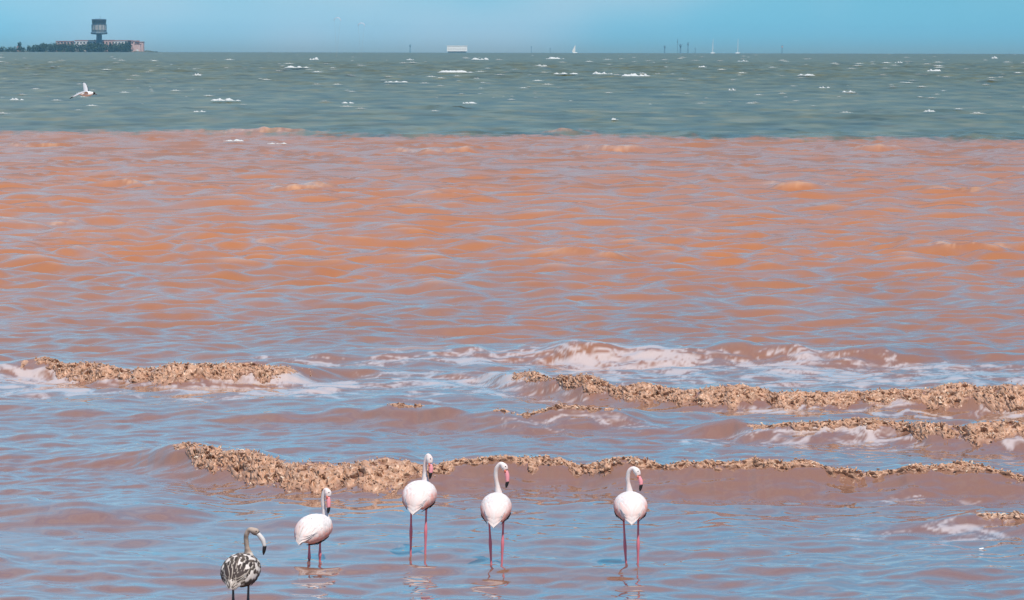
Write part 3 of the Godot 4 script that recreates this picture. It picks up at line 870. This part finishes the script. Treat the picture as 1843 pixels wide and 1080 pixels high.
func _ready() -> void:
	rng.seed = 20240
	fn.seed = 7; fn.noise_type = FastNoiseLite.TYPE_SIMPLEX_SMOOTH; fn.frequency = 1.0; fn.fractal_type = FastNoiseLite.FRACTAL_NONE
	fr.seed = 11; fr.noise_type = FastNoiseLite.TYPE_SIMPLEX; fr.frequency = 1.0; fr.fractal_type = FastNoiseLite.FRACTAL_RIDGED; fr.fractal_octaves = 3

	# camera: a long lens above the shore, looking out over the water
	var cam := Camera3D.new()
	cam.name = "camera"
	cam.position = Vector3(0, 5.3, 0)
	cam.rotation_order = EULER_ORDER_YXZ
	cam.rotation = Vector3(-atan(453.3 / 6960.0), 0.0, deg_to_rad(0.124))
	cam.fov = rad_to_deg(2.0 * atan(540.0 / 6960.0))
	cam.near = 0.5
	cam.far = 30000.0
	add_child(cam)
	cam.current = true

	var env := Environment.new()
	env.background_mode = Environment.BG_SKY
	env.tonemap_mode = Environment.TONE_MAPPER_LINEAR
	env.tonemap_exposure = 1.12
	var sky := Sky.new()
	var sm := PanoramaSkyMaterial.new()
	sm.panorama = sky_panorama()
	sky.sky_material = sm
	env.sky = sky
	env.sdfgi_enabled = true
	env.ssao_enabled = true
	env.ssil_enabled = true
	env.fog_enabled = true
	env.fog_density = 0.000038
	env.fog_light_color = Color(0.62, 0.88, 1.0)
	var we := WorldEnvironment.new()
	we.name = "environment"
	we.environment = env
	add_child(we)

	var sun := DirectionalLight3D.new()
	sun.name = "sun"
	sun.light_energy = 1.3
	sun.light_color = Color(1.0, 0.965, 0.91)
	sun.light_angular_distance = 0.5
	sun.shadow_enabled = true
	add_child(sun)
	sun.look_at_from_position(Vector3(0.24, 1.0, 0.55), Vector3.ZERO, Vector3.FORWARD)

	# materials
	# ripples too small for the mesh make the surface rougher with distance
	var water := mat(Color.WHITE, 1.0, 0.354, true)
	var gr := Gradient.new()
	gr.offsets = PackedFloat32Array([0.0, 0.15, 0.28, 0.40, 0.48, 1.0])
	gr.colors = PackedColorArray([Color(0.07, 0.07, 0.07), Color(0.10, 0.10, 0.10), Color(0.17, 0.17, 0.17), Color(0.20, 0.20, 0.20), Color(0.31, 0.31, 0.31), Color(0.38, 0.38, 0.38)])
	var gt := GradientTexture2D.new()
	gt.gradient = gr; gt.width = 256; gt.height = 4
	water.roughness_texture = gt
	water.texture_repeat = false
	# clear coat added to strengthen sky reflections in the shallows, fading further out
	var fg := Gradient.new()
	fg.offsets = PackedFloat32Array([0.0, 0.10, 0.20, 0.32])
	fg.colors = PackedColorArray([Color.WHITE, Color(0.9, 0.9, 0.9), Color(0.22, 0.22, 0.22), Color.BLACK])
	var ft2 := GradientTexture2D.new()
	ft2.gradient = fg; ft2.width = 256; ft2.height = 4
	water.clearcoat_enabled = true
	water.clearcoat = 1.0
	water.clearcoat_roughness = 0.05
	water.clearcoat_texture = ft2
	var mud_foam := mat(Color.WHITE, 0.38, 0.42, true)
	var white_foam := mat(Color.WHITE, 0.9, 0.2, true)
	feather_mat = mat(Color.WHITE, 0.75, 0.3, true)
	feather_mat.backlight_enabled = true
	feather_mat.backlight = Color(0.12, 0.11, 0.11)
	bill_mat = mat(Color.WHITE, 0.45, 0.4, true)
	leg_mat = mat(Color.WHITE, 0.55, 0.4, true)
	eye_mat = mat(Color(0.02, 0.015, 0.01), 0.2)

	prepare_waves()
	make_clumps()
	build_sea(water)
	# the beach under and behind the camera
	var sb := Buf.new()
	var g := []
	for j in 9:
		for i in 13:
			var x := -600.0 + 100.0 * i
			var z := -12.0 + 60.0 * j
			g.append(sb.vert(Vector3(x, -0.35 + 0.03 * (z + 12.0) + 0.2 * fn.get_noise_2d(i * 0.7, j * 0.7), z), Color(0.36, 0.27, 0.18)))
	for j in 8:
		for i in 12: sb.quad(g[j * 13 + i], g[j * 13 + i + 1], g[j * 13 + i + 14], g[j * 13 + i + 13])
	tag(part("beach", sb.mesh(), mat(Color.WHITE, 0.9, 0.3, true), self), "sandy beach at the water's edge", "", "", "structure")

	far_shore()

	# breaking crests
	roller(waves[0], -4.45, 6.9, func(x: float): return lerpf(0.45, 0.85, clampf((x + 4.2) / 1.6, 0.0, 1.0)) if x < -1.5 else lerpf(0.85, 0.22, clampf((x + 1.5) / 0.9, 0.0, 1.0)) + (0.14 if x > 0.2 and x < 1.2 else 0.0), 1.0, mud_foam, "longest churned brown crest, running right behind the flamingos")
	roller(waves[1], -7.9, -3.2, func(_x: float): return 0.55, 1.0, mud_foam, "churned brown crest at the left, furthest from the flamingos, with white foam at both ends")
	roller(waves[2], -0.1, 8.6, func(x: float): return lerpf(0.35, 0.62, clampf(x / 2.5, 0.0, 1.0)), 1.0, mud_foam, "long churned brown crest on the right, below the smooth white-laced wave")
	roller(waves[3], 3.15, 8.0, func(x: float): return 0.34 if x < 5.4 else 0.58, 1.0, mud_foam, "short churned brown crest at the right edge, between the two long crests")
	roller(waves[4], -1.9, -1.1, func(_x: float): return 0.16, 0.7, mud_foam, "small crumbling tip of brown foam on the smooth middle wave, left part")
	roller(waves[4], -0.35, 1.6, func(_x: float): return 0.13, 0.8, mud_foam, "thin crumbling line of brown foam along the smooth middle wave")
	roller(waves[8], 5.0, 6.6, func(_x: float): return 0.16, 0.8, mud_foam, "little foaming crest at the right edge, level with the flamingos' bodies", 0.4)

	# whitecaps: x, distance, length, height
	white_caps(white_foam)

	flamingos()
	gull()

	# a white feather adrift at the right
	var fb := Buf.new()
	feather(fb, Vector3(-0.02, 0.008, 0), Vector3(1, 0.05, 0.1).normalized(), Vector3(0, 0.9, 0.45).normalized(), 0.05, 0.025, Color(0.85, 0.85, 0.85), Color(0.85, 0.85, 0.85), 0.8)
	var ft := part("floating_feather", fb.mesh(), feather_mat, self, Vector3(4.98, sea_height(4.98, 40.75) + 0.004, -40.75))
	tag(ft, "tiny white feather drifting on the water at the lower right", "feather")

# foam sits on the wave tops: the highest water within half a wave of a spot
func crest_near(x: float, d: float) -> float:
	var best := d
	var top := -1e9
	var reach := 0.5 * longest(d)
	for k in 13:
		var e := d + reach * (k / 6.0 - 1.0)
		var h := sea_height(x, e)
		if h > top:
			top = h
			best = e
	return best

func white_caps(m: Material) -> void:
	var caps := [
		[-27.6, 370.7, 2.98, 0.48, "long flat whitecap at the left, brightest one near the orange water"],
		[-49.4, 891.9, 6.14, 0.90, "long thin whitecap on the left half, below the open horizon right of the trees"],
		[-84.2, 1646.3, 4.25, 1.89, "small double whitecap close under the horizon on the left half"],
		[-11.1, 750.0, 7.32, 0.86, "long broken whitecap below the pale white block on the horizon"],
		[-16.8, 556.8, 3.59, 0.40, "thin whitecap lower left of the long one under the white block"],
		[-4.0, 367.6, 1.42, 0.32, "small slanted whitecap in the lower middle of the green sea"],
		[-15.6, 371.0, 1.22, 0.27, "faint small whitecap left of middle, low in the green sea"],
		[-14.2, 1696.8, 7.79, 1.95, "bright whitecap near the horizon right below the white block"],
		[16.2, 695.7, 3.69, 0.90, "left one of the two brightest side by side whitecaps"],
		[22.1, 687.1, 5.22, 1.08, "largest brightest whitecap, right one of two side by side"],
		[9.9, 723.9, 4.67, 0.62, "dim whitecap left of the two brightest side by side whitecaps"],
		[20.7, 1885.2, 9.19, 1.62, "whitecap just under the horizon below the pale sail"],
		[90.9, 833.0, 3.23, 0.96, "bright whitecap alone towards the right edge of the green sea"],
		[40.8, 467.6, 2.01, 0.40, "whitecap on the right side halfway down the green sea"],
		[34.0, 312.8, 0.99, 0.31, "small whitecap at the right, low in the green sea near the orange water"],
		[7.4, 279.9, 0.52, 0.24, "small bright whitecap just above the orange water, right of middle"],
		[26.9, 478.1, 0.96, 0.55, "round bright whitecap right of middle, halfway down the green sea"],
		[-15.1, 210.0, 1.15, 0.21, "left of two white foam streaks on the orange water at its far edge"],
		[-12.5, 205.3, 1.09, 0.15, "right of two white foam streaks on the orange water at its far edge"],
		[91.0, 1538.2, 4.41, 1.32, "small whitecap near the horizon on the right half"],
		[-55.4, 672.9, 1.54, 0.68, "small round whitecap at the left, upper green sea"],
		[-48.4, 382.2, 1.43, 0.38, "whitecap nearest the left edge, below the trees"],
		[-43.7, 1659.6, 3.33, 1.43, "small whitecap below the dark mast left of the white block"],
		[7.4, 1049.1, 4.06, 0.60, "thin dim whitecap left of middle under the pale sail"],
		[40.9, 512.4, 1.62, 0.44, "small whitecap just left of the right-hand one halfway down the sea"],
		[-24.9, 310.0, 1.02, 0.22, "pale small foam patch under the long flat whitecap at the left"],
		[269.3, 2156.1, 4.02, 2.16, "whitecap nearest the right edge, close to the horizon"],
		[133.1, 1343.7, 2.70, 1.16, "small whitecap near the horizon towards the right edge"],
		[53.7, 709.1, 3.66, 0.61, "dim long whitecap on the right side, upper green sea"],
		[49.4, 998.7, 2.15, 0.72, "dim small whitecap below the tall thin sail"],
	]
	for i in caps.size():
		var q: Array = caps[i]
		var cd := crest_near(q[0], q[1])
		var o := part("whitecap", whitecap_mesh(q[2], q[3] * 0.65, i), m, self, Vector3(q[0], sea_height(q[0], cd) + 0.25 * q[3] - fall(q[0], cd), -cd))
		tag(o, q[4], "whitecap", "whitecaps on the open sea")
	# the countless small ones
	var mm := MultiMesh.new()
	mm.transform_format = MultiMesh.TRANSFORM_3D
	mm.mesh = whitecap_mesh(1.6, 0.11, 77)
	mm.use_colors = true
	mm.instance_count = 560
	for i in 560:
		var d := 1.0 / lerpf(1.0 / 290.0, 1.0 / 5200.0, pow(rng.randf(), 0.55))
		var x := rng.randf_range(-1.7, 1.7) * HALF * d
		var ln := rng.randf_range(0.3, 1.5) * clampf(d / 700.0, 0.6, 2.2)
		var tone := rng.randf_range(0.35, 0.9)
		mm.set_instance_color(i, Color(tone, tone, tone * 0.97))
		var b := Basis.from_scale(Vector3(ln, ln * rng.randf_range(0.7, 1.5), ln))
		d = crest_near(x, d)
		mm.set_instance_transform(i, Transform3D(b, Vector3(x, sea_height(x, d) + 0.07 * ln - fall(x, d), -d)))
	var mi := MultiMeshInstance3D.new()
	mi.name = "scattered_whitecaps"
	mi.multimesh = mm
	mi.material_override = m
	add_child(mi)
	tag(mi, "scattered small flecks of white foam all over the green sea", "whitecaps", "", "stuff")

func flamingos() -> void:
	flamingo({"px": [0.0, 0.0], "scale": 1.0, "at": Vector3(-2.480, 0.02, -35.297), "yaw": -13.0, "width": 0.301, "top": 0.621, "tail": 0.367, "deep": 0.122, "young": true,
		"neck": [Vector3(0.049, 0.634, 0), Vector3(0.036, 0.685, 0), Vector3(0.028, 0.748, 0), Vector3(0.029, 0.813, 0), Vector3(0.060, 0.862, 0), Vector3(0.112, 0.846, 0), Vector3(0.138, 0.828, 0)],
		"bill": [Vector3(0.141, 0.825, 0), Vector3(0.166, 0.795, 0), Vector3(0.188, 0.762, 0), Vector3(0.202, 0.705, 0), Vector3(0.191, 0.629, 0)],
		"legs": [[-0.077, -0.077, 0.00, 0.16], [0.066, 0.056, 0.03, 0.17]],
		"label": "young flamingo with mottled grey-brown plumage, nearest and leftmost of the flamingos"})
	flamingo({"px": [0.0, 0.0], "scale": 1.0, "at": Vector3(-2.033, 0.02, -39.657), "yaw": -28.0, "width": 0.291, "top": 0.457, "tail": 0.195, "deep": 0.122, 
		"neck": [Vector3(0.102, 0.447, 0), Vector3(0.089, 0.516, 0), Vector3(0.076, 0.602, 0), Vector3(0.083, 0.688, 0), Vector3(0.106, 0.734, 0), Vector3(0.129, 0.705, 0), Vector3(0.131, 0.665, 0)],
		"bill": [Vector3(0.131, 0.660, 0), Vector3(0.138, 0.608, 0), Vector3(0.139, 0.548, 0), Vector3(0.132, 0.485, 0)],
		"legs": [[-0.052, -0.052, 0.03, 0.04], [0.057, 0.054, -0.02, 0.06]],
		"label": "white flamingo standing deepest in the water, right of the mottled young one"})
	flamingo({"px": [0.0, 0.0], "scale": 1.0, "at": Vector3(-0.958, 0.02, -40.289), "yaw": -13.0, "width": 0.321, "top": 0.738, "tail": 0.436, "deep": 0.122, 
		"neck": [Vector3(0.047, 0.740, 0), Vector3(0.043, 0.821, 0), Vector3(0.044, 0.917, 0), Vector3(0.058, 0.996, 0), Vector3(0.079, 1.028, 0), Vector3(0.093, 0.990, 0), Vector3(0.099, 0.944, 0)],
		"bill": [Vector3(0.101, 0.932, 0), Vector3(0.111, 0.886, 0), Vector3(0.106, 0.839, 0), Vector3(0.097, 0.775, 0)],
		"legs": [[-0.093, -0.099, 0.00, 0.22], [0.064, 0.055, 0.03, 0.23]],
		"label": "white flamingo with its head against the brown foam crest, second white one from the left"})
	flamingo({"px": [0.0, 0.0], "scale": 1.0, "at": Vector3(-0.156, 0.02, -39.344), "yaw": -5.0, "width": 0.286, "top": 0.720, "tail": 0.421, "deep": 0.120, 
		"neck": [Vector3(0.026, 0.723, 0), Vector3(0.009, 0.814, 0), Vector3(-0.008, 0.916, 0), Vector3(0.003, 0.998, 0), Vector3(0.043, 1.041, 0), Vector3(0.080, 1.013, 0), Vector3(0.094, 0.979, 0)],
		"bill": [Vector3(0.097, 0.970, 0), Vector3(0.112, 0.916, 0), Vector3(0.112, 0.854, 0), Vector3(0.098, 0.794, 0)],
		"legs": [[-0.071, -0.051, 0.00, 0.22], [0.071, 0.057, 0.02, 0.22]],
		"label": "white flamingo with a narrow V-shaped rump, second from the right"})
	flamingo({"px": [0.0, 0.0], "scale": 1.0, "at": Vector3(1.216, 0.02, -39.366), "yaw": 1.0, "width": 0.316, "top": 0.732, "tail": 0.450, "deep": 0.118, 
		"neck": [Vector3(0.003, 0.734, 0), Vector3(-0.012, 0.820, 0), Vector3(-0.021, 0.894, 0), Vector3(-0.007, 0.968, 0), Vector3(0.034, 0.996, 0), Vector3(0.071, 0.965, 0), Vector3(0.088, 0.922, 0)],
		"bill": [Vector3(0.090, 0.911, 0), Vector3(0.111, 0.863, 0), Vector3(0.115, 0.823, 0), Vector3(0.102, 0.760, 0)],
		"legs": [[-0.068, -0.040, 0.00, 0.20], [0.080, 0.080, 0.02, 0.21]],
		"label": "rightmost white flamingo, neck bent in a wide hook above a broad round back"})
